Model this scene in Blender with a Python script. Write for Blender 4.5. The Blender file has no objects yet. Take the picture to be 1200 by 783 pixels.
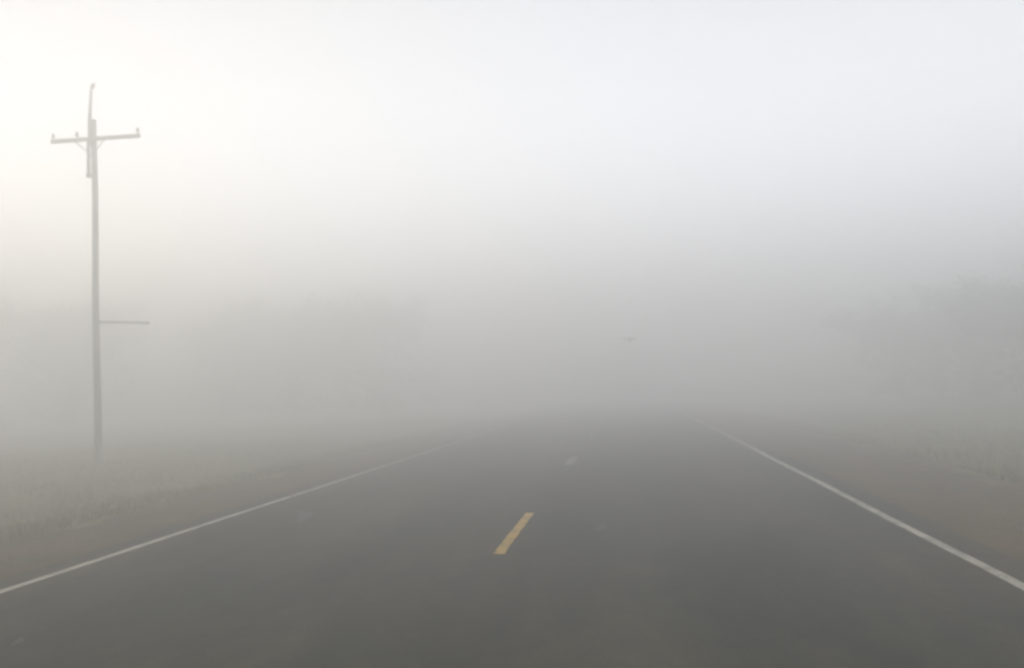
import bpy, math, random
import numpy as np
from mathutils import Matrix, Vector, Euler

R = math.radians
S = bpy.context.scene
C = S.collection
random.seed(7)
rng = np.random.default_rng(11)

# ------------------------------------------------------------------ camera
F_MM = 36.0
cam_d = bpy.data.cameras.new("camera")
cam_d.sensor_width = 36.0
cam_d.lens = F_MM
cam_d.clip_start = 0.05
cam_d.clip_end = 3000.0
cam_d.dof.use_dof = True          # phone focused close, on the windscreen side: the road is a little soft
cam_d.dof.focus_distance = 2.2
cam_d.dof.aperture_fstop = 6.5
cam = bpy.data.objects.new("camera", cam_d)
C.objects.link(cam)
CAM = Vector((1.21, 0.0, 1.46))
PITCH, YAW, ROLL = R(3.1), R(6.45), R(-2.0)
rot = Euler((R(90) + PITCH, 0, YAW), 'XYZ').to_matrix() @ Matrix.Rotation(ROLL, 3, 'Z')
cam.matrix_world = Matrix.Translation(CAM) @ rot.to_4x4()
S.camera = cam

# ------------------------------------------------------------------ render look
S.view_settings.view_transform = 'Standard'
S.view_settings.look = 'None'
S.view_settings.exposure = 0.54
S.view_settings.gamma = 1.0
S.render.engine = 'CYCLES'
S.cycles.use_denoising = True
S.cycles.denoiser = 'OPENIMAGEDENOISE'
S.cycles.max_bounces = 12
S.cycles.diffuse_bounces = 2
S.cycles.glossy_bounces = 2
S.cycles.transmission_bounces = 2
S.cycles.volume_bounces = 8
S.cycles.transparent_max_bounces = 8
S.cycles.filter_width = 2.4
S.cycles.use_adaptive_sampling = True
S.cycles.adaptive_threshold = 0.02

# ------------------------------------------------------------------ sky + sun
SUN_EL = R(7.0)
SUN_AZ = R(-33.0)          # clockwise from +Y; negative = to the left of the road
world = bpy.data.worlds.new("World")
S.world = world
world.use_nodes = True
wn, wl = world.node_tree.nodes, world.node_tree.links
bg = wn["Background"]
sky = wn.new("ShaderNodeTexSky")
sky.sky_type = 'NISHITA'
sky.sun_disc = False
sky.sun_elevation = SUN_EL
sky.sun_rotation = SUN_AZ
sky.altitude = 100.0
sky.air_density = 1.0
sky.dust_density = 4.0
sky.ozone_density = 1.0
# thin high cloud veiling the sky
tc = wn.new("ShaderNodeTexCoord")
mp = wn.new("ShaderNodeMapping"); mp.inputs["Scale"].default_value = (1.0, 1.0, 2.6)
nz = wn.new("ShaderNodeTexNoise"); nz.inputs["Scale"].default_value = 2.2; nz.inputs["Detail"].default_value = 4
rmp = wn.new("ShaderNodeMapRange")
rmp.inputs["From Min"].default_value = 0.3; rmp.inputs["From Max"].default_value = 0.7
rmp.inputs["To Min"].default_value = 0.95; rmp.inputs["To Max"].default_value = 0.99
mixw = wn.new("ShaderNodeMix"); mixw.data_type = 'RGBA'
wl.new(tc.outputs["Generated"], mp.inputs["Vector"]); wl.new(mp.outputs[0], nz.inputs["Vector"])
wl.new(nz.outputs[0], rmp.inputs["Value"]); wl.new(rmp.outputs[0], mixw.inputs[0])
wl.new(sky.outputs[0], mixw.inputs[6])
mixw.inputs[7].default_value = (9.7, 9.95, 10.6, 1)
# a hazy morning sky is palest low down and deepens towards the zenith
sep = wn.new("ShaderNodeSeparateXYZ"); wl.new(tc.outputs["Generated"], sep.inputs[0])
hz = wn.new("ShaderNodeMapRange"); hz.interpolation_type = 'SMOOTHSTEP'
hz.inputs["From Min"].default_value = 0.08; hz.inputs["From Max"].default_value = 0.42
hz.inputs["To Min"].default_value = 1.50; hz.inputs["To Max"].default_value = 0.64
wl.new(sep.outputs[2], hz.inputs["Value"])
vs = wn.new("ShaderNodeVectorMath"); vs.operation = 'SCALE'
wl.new(mixw.outputs[2], vs.inputs[0]); wl.new(hz.outputs[0], vs.inputs["Scale"])
wl.new(vs.outputs[0], bg.inputs["Color"])
bg.inputs["Strength"].default_value = 0.10

sun_d = bpy.data.lights.new("sun", 'SUN')
sun_d.energy = 0.42
sun_d.angle = R(40)
sun_d.color = (1.0, 0.80, 0.40)
sun = bpy.data.objects.new("sun", sun_d)
C.objects.link(sun)
sdir = Vector((math.sin(SUN_AZ) * math.cos(SUN_EL), math.cos(SUN_AZ) * math.cos(SUN_EL), math.sin(SUN_EL)))
sun.rotation_euler = sdir.to_track_quat('Z', 'Y').to_euler()
sun.location = (-30, 40, 40)

# ------------------------------------------------------------------ helpers
def tag(o, label=None, cat=None, group=None, kind=None):
    if label: o["label"] = label
    if cat: o["category"] = cat
    if group: o["group"] = group
    if kind: o["kind"] = kind
    return o

def mesh_obj(name, verts, faces, mat=None, parent=None, smooth=False):
    me = bpy.data.meshes.new(name)
    me.from_pydata([tuple(v) for v in verts], [], [tuple(f) for f in faces])
    me.update()
    if smooth:
        me.shade_smooth()
    o = bpy.data.objects.new(name, me)
    if mat: me.materials.append(mat)
    C.objects.link(o)
    if parent: o.parent = parent
    return o

class MB:
    def __init__(s): s.v = []; s.f = []
    def ring_tube(s, pts, rads, n=8, cap=True):
        """tube through points with a radius at each"""
        b0 = len(s.v)
        pts = [Vector(p) for p in pts]
        for i, p in enumerate(pts):
            if i == 0: d = pts[1] - p
            elif i == len(pts) - 1: d = p - pts[i - 1]
            else: d = pts[i + 1] - pts[i - 1]
            d.normalize()
            a = d.orthogonal() if abs(d.z) < 0.9 else Vector((1, 0, 0)).cross(d).cross(d)
            a = (Vector((0, 0, 1)).cross(d) if abs(d.z) < 0.9 else Vector((1, 0, 0)) - d * d.x).normalized()
            b = d.cross(a)
            for k in range(n):
                t = 2 * math.pi * k / n
                s.v.append(p + (a * math.cos(t) + b * math.sin(t)) * rads[i])
        for i in range(len(pts) - 1):
            for k in range(n):
                q = b0 + i * n
                s.f.append((q + k, q + (k + 1) % n, q + n + (k + 1) % n, q + n + k))
        if cap:
            s.f.append(tuple(b0 + k for k in reversed(range(n))))
            e = b0 + (len(pts) - 1) * n
            s.f.append(tuple(e + k for k in range(n)))
    def box(s, a, b, w, h):
        """bar from a to b, w across, h high, with small bevels"""
        a, b = Vector(a), Vector(b)
        d = (b - a).normalized()
        side = d.cross(Vector((0, 0, 1)))
        side = side.normalized() if side.length > 1e-4 else Vector((1, 0, 0))
        up = side.cross(d)
        c = min(w, h) * 0.18
        prof = [(-w/2 + c, -h/2), (w/2 - c, -h/2), (w/2, -h/2 + c), (w/2, h/2 - c), (w/2 - c, h/2), (-w/2 + c, h/2), (-w/2, h/2 - c), (-w/2, -h/2 + c)]
        i0 = len(s.v)
        for p in (a, b):
            for (x, y) in prof: s.v.append(p + side * x + up * y)
        for k in range(8): s.f.append((i0 + k, i0 + (k + 1) % 8, i0 + 8 + (k + 1) % 8, i0 + 8 + k))
        s.f.append(tuple(i0 + k for k in reversed(range(8)))); s.f.append(tuple(i0 + 8 + k for k in range(8)))
    def build(s, name, mat, parent=None, smooth=False):
        return mesh_obj(name, s.v, s.f, mat, parent, smooth)

def material(name, rough=0.9, spec=0.3):
    m = bpy.data.materials.new(name); m.use_nodes = True
    n, l = m.node_tree.nodes, m.node_tree.links
    p = n["Principled BSDF"]
    p.inputs["Roughness"].default_value = rough
    p.inputs["Specular IOR Level"].default_value = spec
    return m, n, l, p

def noise(n, l, scale, detail=4, vec=None, rough=0.55):
    t = n.new("ShaderNodeTexNoise"); t.inputs["Scale"].default_value = scale
    t.inputs["Detail"].default_value = detail; t.inputs["Roughness"].default_value = rough
    if vec is not None: l.new(vec, t.inputs["Vector"])
    return t.outputs[0]

def ramp(n, l, fac, stops):
    r = n.new("ShaderNodeValToRGB")
    e = r.color_ramp.elements
    while len(e) < len(stops): e.new(0.5)
    for k, (pos, col) in enumerate(stops):
        e[k].position = pos; e[k].color = (*col, 1)
    l.new(fac, r.inputs[0])
    return r.outputs[0]

def mix(n, l, fac, a, b, mode='MIX'):
    m = n.new("ShaderNodeMix"); m.data_type = 'RGBA'; m.blend_type = mode
    for sock, val in ((0, fac), (6, a), (7, b)):
        if hasattr(val, "links"): l.new(val, m.inputs[sock])
        elif sock == 0: m.inputs[0].default_value = val
        else: m.inputs[sock].default_value = (*val, 1)
    return m.outputs[2]

def bump(n, l, p, h, strength, dist):
    b = n.new("ShaderNodeBump"); b.inputs["Strength"].default_value = strength; b.inputs["Distance"].default_value = dist
    l.new(h, b.inputs["Height"]); l.new(b.outputs[0], p.inputs["Normal"])

def position(n):
    g = n.new("ShaderNodeNewGeometry"); return g.outputs["Position"]

def mapped(n, l, vec, scale):
    m = n.new("ShaderNodeMapping"); m.inputs["Scale"].default_value = scale
    l.new(vec, m.inputs["Vector"]); return m.outputs[0]

# ------------------------------------------------------------------ materials
# asphalt: aggregate speckle, long worn wheel tracks, oil-brown mottling, cracks
asphalt, n, l, p = material("asphalt", 0.88, 0.35)
pos = position(n)
speck = ramp(n, l, noise(n, l, 90, 3, pos), [(0.3, (0.020, 0.019, 0.012)), (0.55, (0.041, 0.039, 0.026)), (0.8, (0.115, 0.108, 0.076))])
mott = ramp(n, l, noise(n, l, 0.55, 5, mapped(n, l, pos, (1.0, 0.35, 1.0))), [(0.3, (0.50, 0.60, 0.52)), (0.5, (0.98, 0.96, 0.88)), (0.7, (1.62, 1.38, 1.16))])
c1 = mix(n, l, 1.0, speck, mott, 'MULTIPLY')
tracks = ramp(n, l, noise(n, l, 1.3, 2, mapped(n, l, pos, (1.0, 0.015, 1.0))), [(0.35, (0.74, 0.75, 0.75)), (0.65, (1.22, 1.19, 1.14))])
c2 = mix(n, l, 1.0, c1, tracks, 'MULTIPLY')
patchy = ramp(n, l, noise(n, l, 4.5, 6, mapped(n, l, pos, (1.0, 0.5, 1.0)), 0.7), [(0.35, (0.70, 0.72, 0.72)), (0.5, (1.0, 0.99, 0.97)), (0.68, (1.42, 1.36, 1.26))])
c2 = mix(n, l, 1.0, c2, patchy, 'MULTIPLY')
vor = n.new("ShaderNodeTexVoronoi"); vor.feature = 'DISTANCE_TO_EDGE'; vor.inputs["Scale"].default_value = 0.42
warp = n.new("ShaderNodeVectorMath"); warp.operation = 'MULTIPLY_ADD'
wv = n.new("ShaderNodeTexNoise"); wv.inputs["Scale"].default_value = 1.7; l.new(pos, wv.inputs["Vector"])
l.new(wv.outputs["Color"], warp.inputs[0]); warp.inputs[1].default_value = (0.9, 0.9, 0.9); l.new(pos, warp.inputs[2])
l.new(warp.outputs[0], vor.inputs["Vector"])
crack = ramp(n, l, vor.outputs["Distance"], [(0.0, (0.62, 0.62, 0.62)), (0.010, (1, 1, 1))])
c3 = mix(n, l, 1.0, c2, crack, 'MULTIPLY')
l.new(c3, p.inputs["Base Color"])
bump(n, l, p, noise(n, l, 160, 2, pos), 0.5, 0.004)

# brown gravelly soil of the shoulder
dirt, n, l, p = material("shoulder_dirt", 0.95, 0.2)
pos = position(n)
a = ramp(n, l, noise(n, l, 38, 5, pos), [(0.3, (0.056, 0.044, 0.025)), (0.55, (0.116, 0.090, 0.049)), (0.8, (0.22, 0.185, 0.115))])
b = ramp(n, l, noise(n, l, 0.8, 4, pos), [(0.3, (0.68, 0.78, 0.70)), (0.7, (1.3, 1.12, 1.0))])
l.new(mix(n, l, 1.0, a, b, 'MULTIPLY'), p.inputs["Base Color"])
bump(n, l, p, noise(n, l, 30, 5, pos), 0.8, 0.03)

# field soil and thatch below the grass
soil, n, l, p = material("field_soil", 0.95, 0.15)
pos = position(n)
a = ramp(n, l, noise(n, l, 14, 5, pos), [(0.3, (0.12, 0.11, 0.05)), (0.55, (0.185, 0.165, 0.085)), (0.8, (0.27, 0.24, 0.14))])
b = ramp(n, l, noise(n, l, 0.35, 4, pos), [(0.3, (0.82, 0.95, 0.80)), (0.7, (1.15, 1.05, 0.98))])
l.new(mix(n, l, 1.0, a, b, 'MULTIPLY'), p.inputs["Base Color"])
bump(n, l, p, noise(n, l, 9, 5, pos), 0.8, 0.08)

def paint(name, base, dark, wear_lo, wear_hi):
    m, n, l, p = material(name, 0.7, 0.35)
    pos = position(n)
    w = noise(n, l, 26, 6, pos, 0.7)
    w2 = noise(n, l, 3.0, 3, pos)
    add = n.new("ShaderNodeMath"); add.operation = 'MULTIPLY_ADD'; add.inputs[1].default_value = 0.6
    l.new(w2, add.inputs[0]); l.new(w, add.inputs[2])
    f = n.new("ShaderNodeMapRange"); f.inputs[1].default_value = wear_lo; f.inputs[2].default_value = wear_hi
    l.new(add.outputs[0], f.inputs[0])
    l.new(mix(n, l, f.outputs[0], base, dark), p.inputs["Base Color"])
    bump(n, l, p, noise(n, l, 160, 2, pos), 0.4, 0.003)
    return m
white_paint = paint("white_road_paint", (0.41, 0.38, 0.295), (0.09, 0.088, 0.075), 0.76, 1.02)
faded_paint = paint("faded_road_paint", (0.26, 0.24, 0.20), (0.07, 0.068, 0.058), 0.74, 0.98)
yellow_paint = paint("yellow_road_paint", (0.46, 0.28, 0.045), (0.10, 0.08, 0.045), 0.74, 1.02)

def plain(name, col, rough=0.85, spec=0.3, sc=20, lo=0.75, hi=1.25, stretch=(1, 1, 1)):
    m, n, l, p = material(name, rough, spec)
    tco = n.new("ShaderNodeTexCoord").outputs["Object"]
    v = mapped(n, l, tco, stretch)
    f = ramp(n, l, noise(n, l, sc, 5, v), [(0.3, tuple(c * lo for c in col)), (0.7, tuple(c * hi for c in col))])
    l.new(f, p.inputs["Base Color"])
    bump(n, l, p, noise(n, l, sc * 2, 4, v), 0.5, 0.01)
    return m
pole_wood = plain("weathered_pole_wood", (0.25, 0.225, 0.195), 0.9, 0.2, 22, 0.6, 1.4, (1, 1, 0.06))
arm_wood = plain("weathered_arm_wood", (0.22, 0.20, 0.17), 0.9, 0.2, 25, 0.7, 1.3, (0.08, 1, 1))
steel = plain("galvanised_steel", (0.20, 0.20, 0.205), 0.55, 0.5, 30, 0.85, 1.15)
steel.node_tree.nodes["Principled BSDF"].inputs["Metallic"].default_value = 0.6
ceramic = plain("brown_glazed_ceramic", (0.10, 0.07, 0.055), 0.3, 0.5, 12, 0.9, 1.1)
conduit_grey = plain("grey_conduit_plastic", (0.17, 0.17, 0.165), 0.6, 0.4, 15)
bark = plain("tree_bark", (0.085, 0.068, 0.052), 0.95, 0.15, 14, 0.6, 1.4, (1, 1, 0.25))
feather = plain("dark_feathers", (0.03, 0.03, 0.033), 0.7, 0.3, 40)
stone_m = plain("gravel_stone", (0.19, 0.17, 0.15), 0.9, 0.3, 8, 0.6, 1.4)

def leaf_mat(name, c0, c1):
    m, n, l, p = material(name, 0.75, 0.25)
    g = n.new("ShaderNodeNewGeometry")
    l.new(ramp(n, l, g.outputs["Random Per Island"], [(0.0, c0), (1.0, c1)]), p.inputs["Base Color"])
    return m
leaves = leaf_mat("autumn_leaves", (0.045, 0.055, 0.028), (0.105, 0.10, 0.055))
leaves_dark = leaf_mat("dark_leaves", (0.028, 0.04, 0.022), (0.07, 0.085, 0.045))
blade_mat = leaf_mat("grass_blades", (0.12, 0.12, 0.05), (0.25, 0.22, 0.105))

# ------------------------------------------------------------------ ground
def hash_noise(x, y):
    return (np.sin(x * 0.31 + 1.3 * np.sin(y * 0.17)) * 0.5 + np.sin(y * 0.23 + 1.7 * np.sin(x * 0.11) + 2) * 0.5
            + 0.4 * np.sin(x * 1.1 + y * 0.7) * np.sin(y * 0.9 - x * 0.4))

def ground_z(x, y):
    """height of the field sheet"""
    x = np.asarray(x, float); y = np.asarray(y, float)
    ax = np.abs(x)
    z = np.interp(ax, [0, 4.1, 6.4, 8.5, 11.0, 400], [-0.05, -0.05, -0.14, -0.34, -0.28, -0.25])
    amp = np.clip((ax - 6.0) / 6.0, 0, 1) * 0.09
    return z + amp * hash_noise(x, y)

def sheet(name, xs, ys, zf, mat, kind='structure', parent=None):
    X, Y = np.meshgrid(xs, ys)
    Z = zf(X, Y)
    v = np.stack([X.ravel(), Y.ravel(), Z.ravel()], 1)
    nx = len(xs)
    f = [(j * nx + i, j * nx + i + 1, (j + 1) * nx + i + 1, (j + 1) * nx + i) for j in range(len(ys) - 1) for i in range(nx - 1)]
    o = mesh_obj(name, v.tolist(), f, mat, parent, True)
    if kind: o["kind"] = kind
    return o

xs_in = np.concatenate([np.linspace(-40, -6.4, 70), [-4.1, 4.1], np.linspace(6.4, 40, 70)])
xs = np.concatenate([[-330, -250, -180, -120, -80, -55], xs_in, [55, 80, 120, 180, 250, 330]])
ys = np.concatenate([[-330, -200, -100, -50, -20], np.linspace(-8, 80, 150), [90, 110, 140, 180, 240, 330]])
ground = sheet("ground", xs, ys, ground_z, soil)
tag(ground, "open field of tan and green grass fading into the fog", None)

# carriageway, gently crowned
def road_z(X, Y): return 0.012 * (1 - np.abs(X) / 4.15)
ROAD_Y = np.concatenate([np.linspace(-300, -20, 12), np.linspace(-10, 60, 60), np.linspace(75, 300, 12)])
road = sheet("road", np.linspace(-4.15, 4.15, 9), ROAD_Y, road_z, asphalt)
tag(road, "two lane grey asphalt road running straight into the fog")
# road slab edge
for s in (-1, 1):
    v = []; f = []
    for k, y in enumerate((-300, 300)):
        v += [(s * 4.15, y, 0.0), (s * 4.19, y, -0.06)]
    f = [(0, 1, 3, 2)]
    e = mesh_obj("road_edge", v, f, asphalt, road)

# shoulders with ragged outer edges
def shoulder(side, w):
    ys_ = np.concatenate([np.linspace(-300, -12, 20), np.linspace(-10, 70, 420), np.linspace(75, 300, 20)])
    v = []; f = []
    cols = 6
    for y in ys_:
        rag = w + 0.22 * math.sin(y * 0.9 + side) + 0.16 * math.sin(y * 2.7 + 1) + random.uniform(-0.10, 0.10)
        for c in range(cols):
            t = c / (cols - 1)
            x = 4.12 + t * (rag - 4.12)
            gz = float(ground_z(side * x, y))
            z = (-0.012 if c == 0 else max(gz, -0.9) + 0.028 * (1 - t)) + (0.004 * math.sin(7 * y + 5 * x) if c else 0)
            if c == cols - 1: z = gz - 0.02
            v.append((side * x, y, z))
    for j in range(len(ys_) - 1):
        for c in range(cols - 1):
            q = j * cols + c
            f.append((q, q + 1, q + cols + 1, q + cols) if side > 0 else (q, q + cols, q + cols + 1, q + 1))
    o = mesh_obj("shoulder", v, f, dirt, None, True)
    tag(o, ("brown dirt shoulder between the left white edge line and the field" if side < 0 else "brown dirt shoulder beyond the right white edge line"), None, None, 'structure')
    return o
shoulder(-1, 6.55)
shoulder(1, 7.3)

# painted markings: thin worn sheets, 4 mm above the asphalt, parts of the road
def stripe(name, x0, x1, y0, y1, mat, seed, step=0.12, rag=0.004):
    r = random.Random(seed)
    nn = max(2, int((y1 - y0) / step))
    v = []; f = []
    for k in range(nn + 1):
        y = y0 + (y1 - y0) * k / nn
        wob = 0.006 * math.sin(y * 0.8 + seed)
        for x in (x0, x1):
            xx = x + wob + r.uniform(-rag, rag)
            v.append((xx, y + (r.uniform(-0.01, 0.01) if k in (0, nn) else 0), 0.012 * (1 - abs(xx) / 4.15) + 0.004))
    for k in range(nn):
        f.append((2 * k, 2 * k + 1, 2 * k + 3, 2 * k + 2))
    o = mesh_obj(name, v, f, mat, road)
    return o
lf = stripe("edge_line", -3.85, -3.755, -20, 200, white_paint, 1, 0.2)
lf["label"] = "worn white edge line along the left side of the road"
rt = stripe("edge_line", 3.755, 3.85, -20, 200, white_paint, 2, 0.2)
rt["label"] = "worn white edge line along the right side of the road"
for k, y0 in enumerate((-1.9, 9.05, 19.3, 30.3, 41.3, 52.3)):
    hw = 0.085 if k == 2 else 0.052
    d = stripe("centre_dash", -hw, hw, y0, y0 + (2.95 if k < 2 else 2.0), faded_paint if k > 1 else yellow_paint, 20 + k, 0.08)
    if k == 1: d["label"] = "nearest dash of worn yellow centre line"
    if k == 2: d["label"] = "pale second dash of the centre line, half lost in fog"

# pale ragged smears, thin sheets just above the asphalt
pale_m, n, l, p = material("pale_asphalt_mark", 0.95, 0.1)
pos = position(n)
l.new(ramp(n, l, noise(n, l, 22, 5, pos), [(0.3, (0.075, 0.073, 0.066)), (0.7, (0.17, 0.165, 0.15))]), p.inputs["Base Color"])
def smear(pts, w, seed):
    r = random.Random(seed); v = []; f = []
    nn = 26
    P = [Vector(q) for q in pts]
    for k in range(nn + 1):
        t = k / nn * (len(P) - 1); i = min(int(t), len(P) - 2); c = P[i].lerp(P[i + 1], t - i)
        d = (P[i + 1] - P[i]).normalized(); s_ = Vector((-d.y, d.x))
        ww = w * math.sin(math.pi * (0.06 + 0.88 * k / nn)) * r.uniform(0.55, 1.2)
        for sg in (-1, 1):
            q = c + s_ * sg * ww
            v.append((q.x, q.y, 0.012 * (1 - abs(q.x) / 4.15) + 0.003))
    f = [(2 * k, 2 * k + 2, 2 * k + 3, 2 * k + 1) for k in range(nn)]
    mesh_obj("pale_smear", v, f, pale_m, road)
smear([(-3.34, 12.7), (-3.0, 12.75), (-2.8, 12.3), (-2.66, 11.6)], 0.09, 4)
smear([(0.80, 10.4), (0.86, 10.6), (0.87, 10.95)], 0.06, 5)
smear([(-2.66, 6.15), (-2.62, 6.05), (-2.60, 5.95)], 0.03, 6)

# ------------------------------------------------------------------ loose gravel on the shoulders (stuff)
def gravel():
    v = []; f = []
    base = [(1, 0, 0), (-1, 0, 0), (0, 1, 0), (0, -1, 0), (0, 0, 0.8), (0, 0, -0.5)]
    tri = [(0, 2, 4), (2, 1, 4), (1, 3, 4), (3, 0, 4), (2, 0, 5), (1, 2, 5), (3, 1, 5), (0, 3, 5)]
    for k in range(9000):
        side = random.choice((-1, 1))
        x = side * (4.2 + (2.3 if side > 0 else 1.8) * random.random() ** 1.2)
        y = 2 + 34 * random.random() ** 1.4
        z = float(ground_z(x, y)) + 0.02
        s = random.uniform(0.006, 0.02)
        a = random.uniform(0, 6.28); ca, sa = math.cos(a), math.sin(a)
        q = len(v)
        for (bx, by, bz) in base:
            j = random.uniform(0.6, 1.2) * s
            v.append((x + (bx * ca - by * sa) * j, y + (bx * sa + by * ca) * j, z + bz * j))
        f += [(q + t[0], q + t[1], q + t[2]) for t in tri]
    o = mesh_obj("gravel", v, f, stone_m)
    tag(o, "loose gravel scattered over the dirt shoulders", "gravel", None, "stuff")
gravel()

# ------------------------------------------------------------------ grass (stuff)
def grass():
    N = 52000
    side = np.where(rng.random(N) < 0.62, -1.0, 1.0)
    u = rng.random(N)
    lat = 6.15 + (side > 0) * 0.6 + 26 * u ** 1.7
    x = side * lat
    y = 3 + 52 * rng.random(N) ** 1.25
    z = ground_z(x, y)
    patch = 0.5 + 0.5 * np.sin(x * 0.9 + np.sin(y * 0.6) * 2) * np.sin(y * 0.7 + 0.8 * np.sin(x * 1.3))
    hgt = (0.05 + 0.16 * patch * rng.random(N)) * np.clip((lat - 5.0) / 2.2, 0.3, 1.0)
    V = []; F = []
    for i in range(N):
        for b in range(4):
            a = random.uniform(0, 6.28); ln = random.uniform(0.1, 0.7)
            h = hgt[i] * random.uniform(0.6, 1.25); w = random.uniform(0.006, 0.013)
            dx, dy = math.cos(a), math.sin(a)
            ox, oy = x[i] + random.uniform(-.05, .05), y[i] + random.uniform(-.05, .05)
            q = len(V)
            V += [(ox - dy * w, oy + dx * w, z[i] - 0.02), (ox + dy * w, oy - dx * w, z[i] - 0.02),
                  (ox + dx * h * ln, oy + dy * h * ln, z[i] + h)]
            F.append((q, q + 1, q + 2))
    o = mesh_obj("grass", V, F, blade_mat)
    tag(o, "short dry grass covering the verges beyond the shoulders", "grass", None, "stuff")
grass()

# ------------------------------------------------------------------ utility pole
POLE = Vector((-13.52, 27.05))
def make_pole():
    gz = float(ground_z(POLE.x, POLE.y))
    root = bpy.data.objects.new("utility_pole", None); C.objects.link(root)
    root.location = (POLE.x, POLE.y, gz)
    tag(root, "tall wooden utility pole with one crossarm standing in the foggy field left of the road", "utility pole")
    H = 9.68
    m = MB()
    zs = [-0.15, 0, 1.5, 3, 4.5, 6, 7.5, 9.0, H]
    pts = [(0.012 * math.sin(z * 1.1) + 0.0 * z, 0.01 * math.cos(z * 0.8), z) for z in zs]
    m.ring_tube(pts, [0.108, 0.106, 0.102, 0.097, 0.092, 0.087, 0.083, 0.080, 0.079], 16)
    m.build("shaft", pole_wood, root, True)
    # slim top extension leaning slightly, with an insulator
    m = MB(); m.ring_tube([(-0.05, -0.13, H - 0.75), (-0.05, -0.135, H - 0.1), (0.01, -0.135, H + 0.80)], [0.055, 0.052, 0.038], 10)
    ext = m.build("top_extension", pole_wood, root, True)
    lathe = [(0.018, -0.14), (0.018, 0.0), (0.055, 0.0), (0.075, 0.035), (0.06, 0.05), (0.085, 0.085), (0.05, 0.11), (0.055, 0.15), (0.03, 0.19)]
    def insulator(x, y, z, tilt=0.0, sc=1.0, parent=root):
        m = MB()
        m.ring_tube([(x + tilt * h * sc, y, z + h * sc) for (_, h) in lathe[:1]] + [(x + tilt * 0 , y, z + 1e-3)] , [0.018, 0.018], 8)
        m2 = MB()
        m2.ring_tube([(x + tilt * h * sc, y, z + (h + 0.0005 * i) * sc) for i, (_, h) in enumerate(lathe[2:])], [r * sc for (r, _) in lathe[2:]], 12)
        i_ = m2.build("insulator", ceramic, parent, True)
        m.build("pin", steel, i_ if parent is root else parent)
        return i_
    insulator(0.02, -0.135, H + 0.85, 0.6, 0.8)
    # crossarm: across the pole face, fairly square to the road
    zc = 9.10
    ang = R(1.5)
    def arm(t, dz=0.0, dy=-0.135): return (t * math.cos(ang), dy + t * math.sin(ang), zc + dz + t * 0.012)
    m = MB(); m.box(arm(-1.18), arm(1.41), 0.09, 0.11)
    m.build("crossarm", arm_wood, root)
    for t in (-1.12, -0.42, 1.35):
        x, y, z = arm(t, 0.06); insulator(x, y, z + 0.04, 0, 0.68)
    # flat braces
    for t in (-0.45, 0.45):
        m = MB(); a = arm(t, -0.05, -0.225); m.box(a, (0.0, -0.135, zc - 0.48), 0.012, 0.035)
        m.build("brace", steel, root)
    # bolt through the arm
    m = MB(); m.ring_tube([(0, -0.21, zc), (0, -0.27, zc)], [0.022, 0.022], 6); m.build("bolt", steel, root)
    # fuse cutout / riser box on the left flank of the pole
    m = MB(); m.ring_tube([(-0.135, -0.06, 8.15), (-0.135, -0.06, 9.12)], [0.048, 0.048], 10)
    con = m.build("conduit", conduit_grey, root, True)
    m = MB(); m.ring_tube([(-0.135, -0.06, 8.03), (-0.135, -0.06, 8.09), (-0.135, -0.06, 8.15)], [0.06, 0.085, 0.07], 10); m.build("conduit_cap", conduit_grey, con, True)
    for z in (8.3, 8.85):
        m = MB(); m.ring_tube([(0, 0, z), (0, 0, z + 0.04)], [0.088, 0.088], 16); m.build("strap", steel, root, True)
    # lower bracket arm pointing towards the road, with a small end fitting
    m = MB(); m.ring_tube([(0.10, -0.02, 3.95), (0.8, -0.05, 3.91), (1.52, -0.08, 3.86)], [0.032, 0.03, 0.028], 8)
    br = m.build("bracket_arm", steel, root, True)
    m = MB(); m.ring_tube([(1.46, -0.08, 3.864), (1.58, -0.083, 3.855)], [0.04, 0.036], 8); m.build("end_fitting", steel, br, True)
    m = MB(); m.ring_tube([(0, 0, 3.88), (0, 0, 4.02)], [0.100, 0.099], 16); m.build("bracket_band", steel, root, True)
    # number plate-sized metal tag strip (blank) and ground wire moulding
    m = MB(); m.box((0.02, -0.112, 0.1), (0.015, -0.09, 7.6), 0.03, 0.018); m.build("ground_wire_cover", conduit_grey, root)
    root.rotation_euler = (0, 0, 0)
    return root
make_pole()

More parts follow.
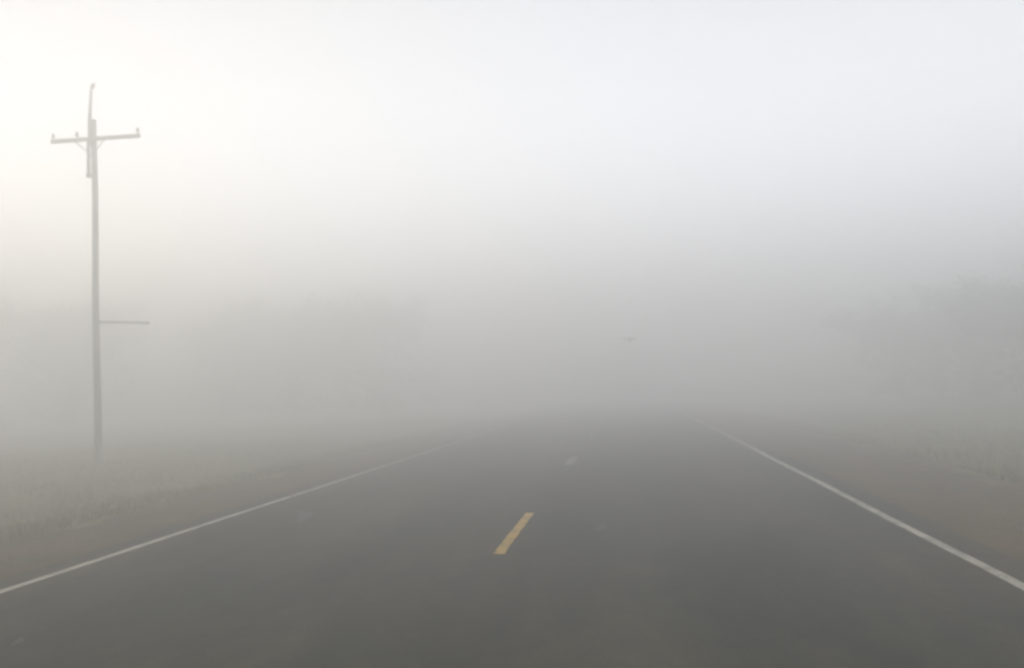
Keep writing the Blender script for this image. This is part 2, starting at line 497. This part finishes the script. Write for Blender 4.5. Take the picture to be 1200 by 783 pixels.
# ------------------------------------------------------------------ trees
def tree_proto(seed, height, spread, leafn, leafmat, trunk=0.36, droop=0.0):
    r = random.Random(seed)
    wood = MB(); L = []
    tips = []
    def branch(p, d, ln, rad, depth):
        pts = [p]; rads = [rad]
        nseg = 4 if depth == 0 else 3
        q = p.copy(); dd = d.copy()
        for k in range(nseg):
            dd = (dd + Vector((r.gauss(0, .13), r.gauss(0, .13), r.gauss(0.04, .07)))).normalized()
            q = q + dd * ln / nseg
            pts.append(q.copy()); rads.append(rad * (1 - 0.5 * (k + 1) / nseg))
        wood.ring_tube(pts, rads, 8 if depth == 0 else (5 if depth < 3 else 4), cap=False)
        if depth >= 2:
            for pt in pts[1:]: tips.append((pt, depth))
        if depth < 4:
            nb = (6, 4, 3, 3)[depth]
            for b in range(nb):
                k = r.randint(1 if depth else 2, nseg)
                if b == 0: k = nseg
                a = r.uniform(0, 6.28)
                out = Vector((math.cos(a), math.sin(a), r.uniform(0.1, 0.9) - droop))
                nd = (dd * r.uniform(0.3, 0.9) + out * spread).normalized()
                branch(pts[k], nd, ln * r.uniform(0.55, 0.78), rads[k] * 0.72, depth + 1)
    branch(Vector((0, 0, -0.2)), Vector((0, 0, 1)), height * trunk, height * 0.022, 0)
    zmax = max(v.z for v in wood.v); k = height / zmax
    for v in wood.v: v *= k
    tips = [(t * k, d) for t, d in tips]
    V = []; F = []
    if trunk < 0.3:      # bushy kinds carry low side growth, leafy nearly to the ground
        top = max(t.z for t, d in tips); rad = 0.30 * height
        for i in range(150):
            a = r.uniform(0, 6.28); zz = r.uniform(0.05, 0.75)
            q = rad * (0.55 + 0.6 * math.sin(math.pi * min(1, zz + 0.25))) * math.sqrt(r.random())
            tp = Vector((q * math.cos(a), q * math.sin(a), zz * height))
            st = Vector((0, 0, max(0.05, (zz - 0.22) * height * 0.8)))
            if i % 2 == 0: wood.ring_tube([st, st.lerp(tp, 0.5) + Vector((0, 0, 0.15)), tp], [0.028, 0.018, 0.006], 3, cap=False)
            tips.append((tp, 2))
            tips.append((Vector((q * math.cos(a) + .3, q * math.sin(a), zz * height + .2)), 2))
    for i in range(leafn):
        t, d = r.choice(tips)
        c = t + Vector((r.gauss(0, .28), r.gauss(0, .28), r.gauss(0, .24)))
        nrm = Vector((r.gauss(0, 1), r.gauss(0, 1), r.gauss(0.3, 1))).normalized()
        a = nrm.orthogonal().normalized(); b = nrm.cross(a)
        s = r.uniform(0.05, 0.11)
        q = len(V)
        V += [c - a * s * 1.5, c - b * s * .7, c + a * s * 1.5, c + b * s * .7]
        F.append((q, q + 1, q + 2, q + 3))
    tm = bpy.data.meshes.new("trunk"); tm.from_pydata([tuple(v) for v in wood.v], [], wood.f); tm.materials.append(bark); tm.shade_smooth()
    cm = bpy.data.meshes.new("crown"); cm.from_pydata([tuple(v) for v in V], [], F); cm.materials.append(leafmat)
    return tm, cm
protos = [tree_proto(3, 9.0, 0.85, 8000, leaves), tree_proto(8, 9.0, 0.7, 7000, leaves),
          tree_proto(15, 9.0, 0.95, 20000, leaves_dark, 0.22, 0.25), tree_proto(21, 9.0, 0.9, 20000, leaves_dark, 0.20, 0.3),
          tree_proto(33, 9.0, 0.85, 14000, leaves, 0.26, 0.1), tree_proto(41, 9.0, 0.75, 13000, leaves, 0.28, 0.05)]

def tree(x, y, h, pk, rz, label, group, wide=1.0):
    root = bpy.data.objects.new("deciduous_tree", None); C.objects.link(root)
    root.location = (x, y, float(ground_z(x, y)))
    root.rotation_euler = (0, 0, rz)
    s = h / 9.0
    root.scale = (s * wide, s * wide, s)
    tag(root, label, "tree", group)
    for nm, me in zip(("trunk", "crown"), protos[pk]):
        o = bpy.data.objects.new(nm, me); C.objects.link(o); o.parent = root
    return root
GL = "faint trees in the fog left of the road"
GR = "trees in the fog right of the road"
TREES_L = [
    (-58, 64, 9.4, 4, 0.3, "fog-veiled tree at the far left edge, behind and left of the utility pole"),
    (-42, 75, 10.2, 5, 1.3, "very faint tree in the fog just right of the utility pole"),
    (-35, 88, 9.6, 4, 2.1, "low faint tree filling the dip between the pole-side tree and the centre-left clump"),
    (-27, 84, 10.3, 5, 4.0, "left tree of the centre-left pair of pale trees"),
    (-19.5, 85, 10.3, 4, 5.2, "right tree of the centre-left pair of pale trees"),
]
for a in TREES_L: tree(*a, GL, 1.35)
TREES_R = [
    (21.0, 78, 8.0, 3, 0.4, "leftmost and faintest of the dim trees right of the road's vanishing end"),
    (24.5, 72, 8.2, 2, 1.9, "second dim tree from the left in the right-hand row"),
    (25.5, 61, 8.4, 3, 2.8, "third dim tree from the left in the right-hand row"),
    (27.5, 53, 9.0, 2, 3.3, "bushy dim tree near the middle of the right-hand row"),
    (28, 45, 9.2, 3, 4.7, "dim tree second from the right edge in the right-hand row"),
    (28.5, 38.5, 9.6, 2, 0.9, "darkest and nearest tree, at the right edge of the view"),
    (31.5, 50, 10.2, 3, 5.5, "taller tree set back behind the middle of the right-hand row"),
    (36, 45, 10.3, 2, 2.5, "tall tree set back at the far right behind the nearest one"),
]
for a in TREES_R: tree(*a[:3], *a[3:], GR, 1.35)

# ------------------------------------------------------------------ bird over the road
def bird():
    root = bpy.data.objects.new("bird", None); C.objects.link(root)
    root.location = (1.305, 52.0, 3.77)
    tag(root, "small dark bird shape in the fog above the far end of the road", "bird")
    root.scale = (1.35, 1.35, 1.35)
    m = MB()
    m.ring_tube([(0, -0.20, 0.0), (0, -0.15, 0.015), (0, -0.05, 0.0), (0, 0.08, -0.01), (0, 0.17, 0.0), (0, 0.22, 0.02), (0, 0.25, 0.015), (0, 0.29, 0.0)],
                [0.02, 0.05, 0.085, 0.09, 0.065, 0.05, 0.03, 0.004], 10)
    m.build("body", feather, root, True)
    for s in (-1, 1):
        pr = [(0.05, 0.10, -0.10, 0.02), (0.11, 0.15, -0.12, 0.045), (0.17, 0.14, -0.16, 0.06), (0.225, 0.08, -0.19, 0.05), (0.26, -0.02, -0.18, 0.03)]
        v = []; f = []
        for (x, y1, y0, z) in pr:
            v += [(s * x, y1, z + .03), (s * x, y0, z + .004), (s * x, y1, z - .03), (s * x, y0, z - .02)]
        for k in range(len(pr) - 1):
            q = 4 * k
            f += [(q, q + 1, q + 5, q + 4), (q + 2, q + 6, q + 7, q + 3), (q, q + 4, q + 6, q + 2), (q + 1, q + 3, q + 7, q + 5)]
        f += [(0, 2, 3, 1), (q + 4, q + 5, q + 7, q + 6)]
        mesh_obj("wing", v, f, feather, root)
    v = [(-0.025, -0.17, 0.005), (0.025, -0.17, 0.005), (0.06, -0.33, 0.0), (-0.06, -0.33, 0.0), (-0.025, -0.17, 0.015), (0.025, -0.17, 0.015), (0.06, -0.33, 0.006), (-0.06, -0.33, 0.006)]
    mesh_obj("tail", v, [(0, 3, 2, 1), (4, 5, 6, 7), (0, 1, 5, 4), (2, 3, 7, 6), (0, 4, 7, 3), (1, 2, 6, 5)], feather, root)
bird()

# ------------------------------------------------------------------ fog
def haze():
    bx = 380.0
    z0, z1 = -1.6, 10.9
    v = [(x, y, z) for z in (z0, z1) for (x, y) in ((-bx, -bx), (bx, -bx), (bx, bx), (-bx, bx))]
    f = [(0, 3, 2, 1), (4, 5, 6, 7), (0, 1, 5, 4), (1, 2, 6, 5), (2, 3, 7, 6), (3, 0, 4, 7)]
    m = bpy.data.materials.new("fog"); m.use_nodes = True
    n, l = m.node_tree.nodes, m.node_tree.links
    n.remove(n["Principled BSDF"])
    pv = n.new("ShaderNodeVolumePrincipled")
    pv.inputs["Color"].default_value = (0.945, 0.946, 0.948, 1)
    pv.inputs["Density"].default_value = 0.044
    pv.inputs["Anisotropy"].default_value = 0.72
    l.new(pv.outputs[0], n["Material Output"].inputs["Volume"])
    o = mesh_obj("haze", v, f, m)
    tag(o, "dense pale morning fog lying over the road and fields", "fog", None, "stuff")
haze()
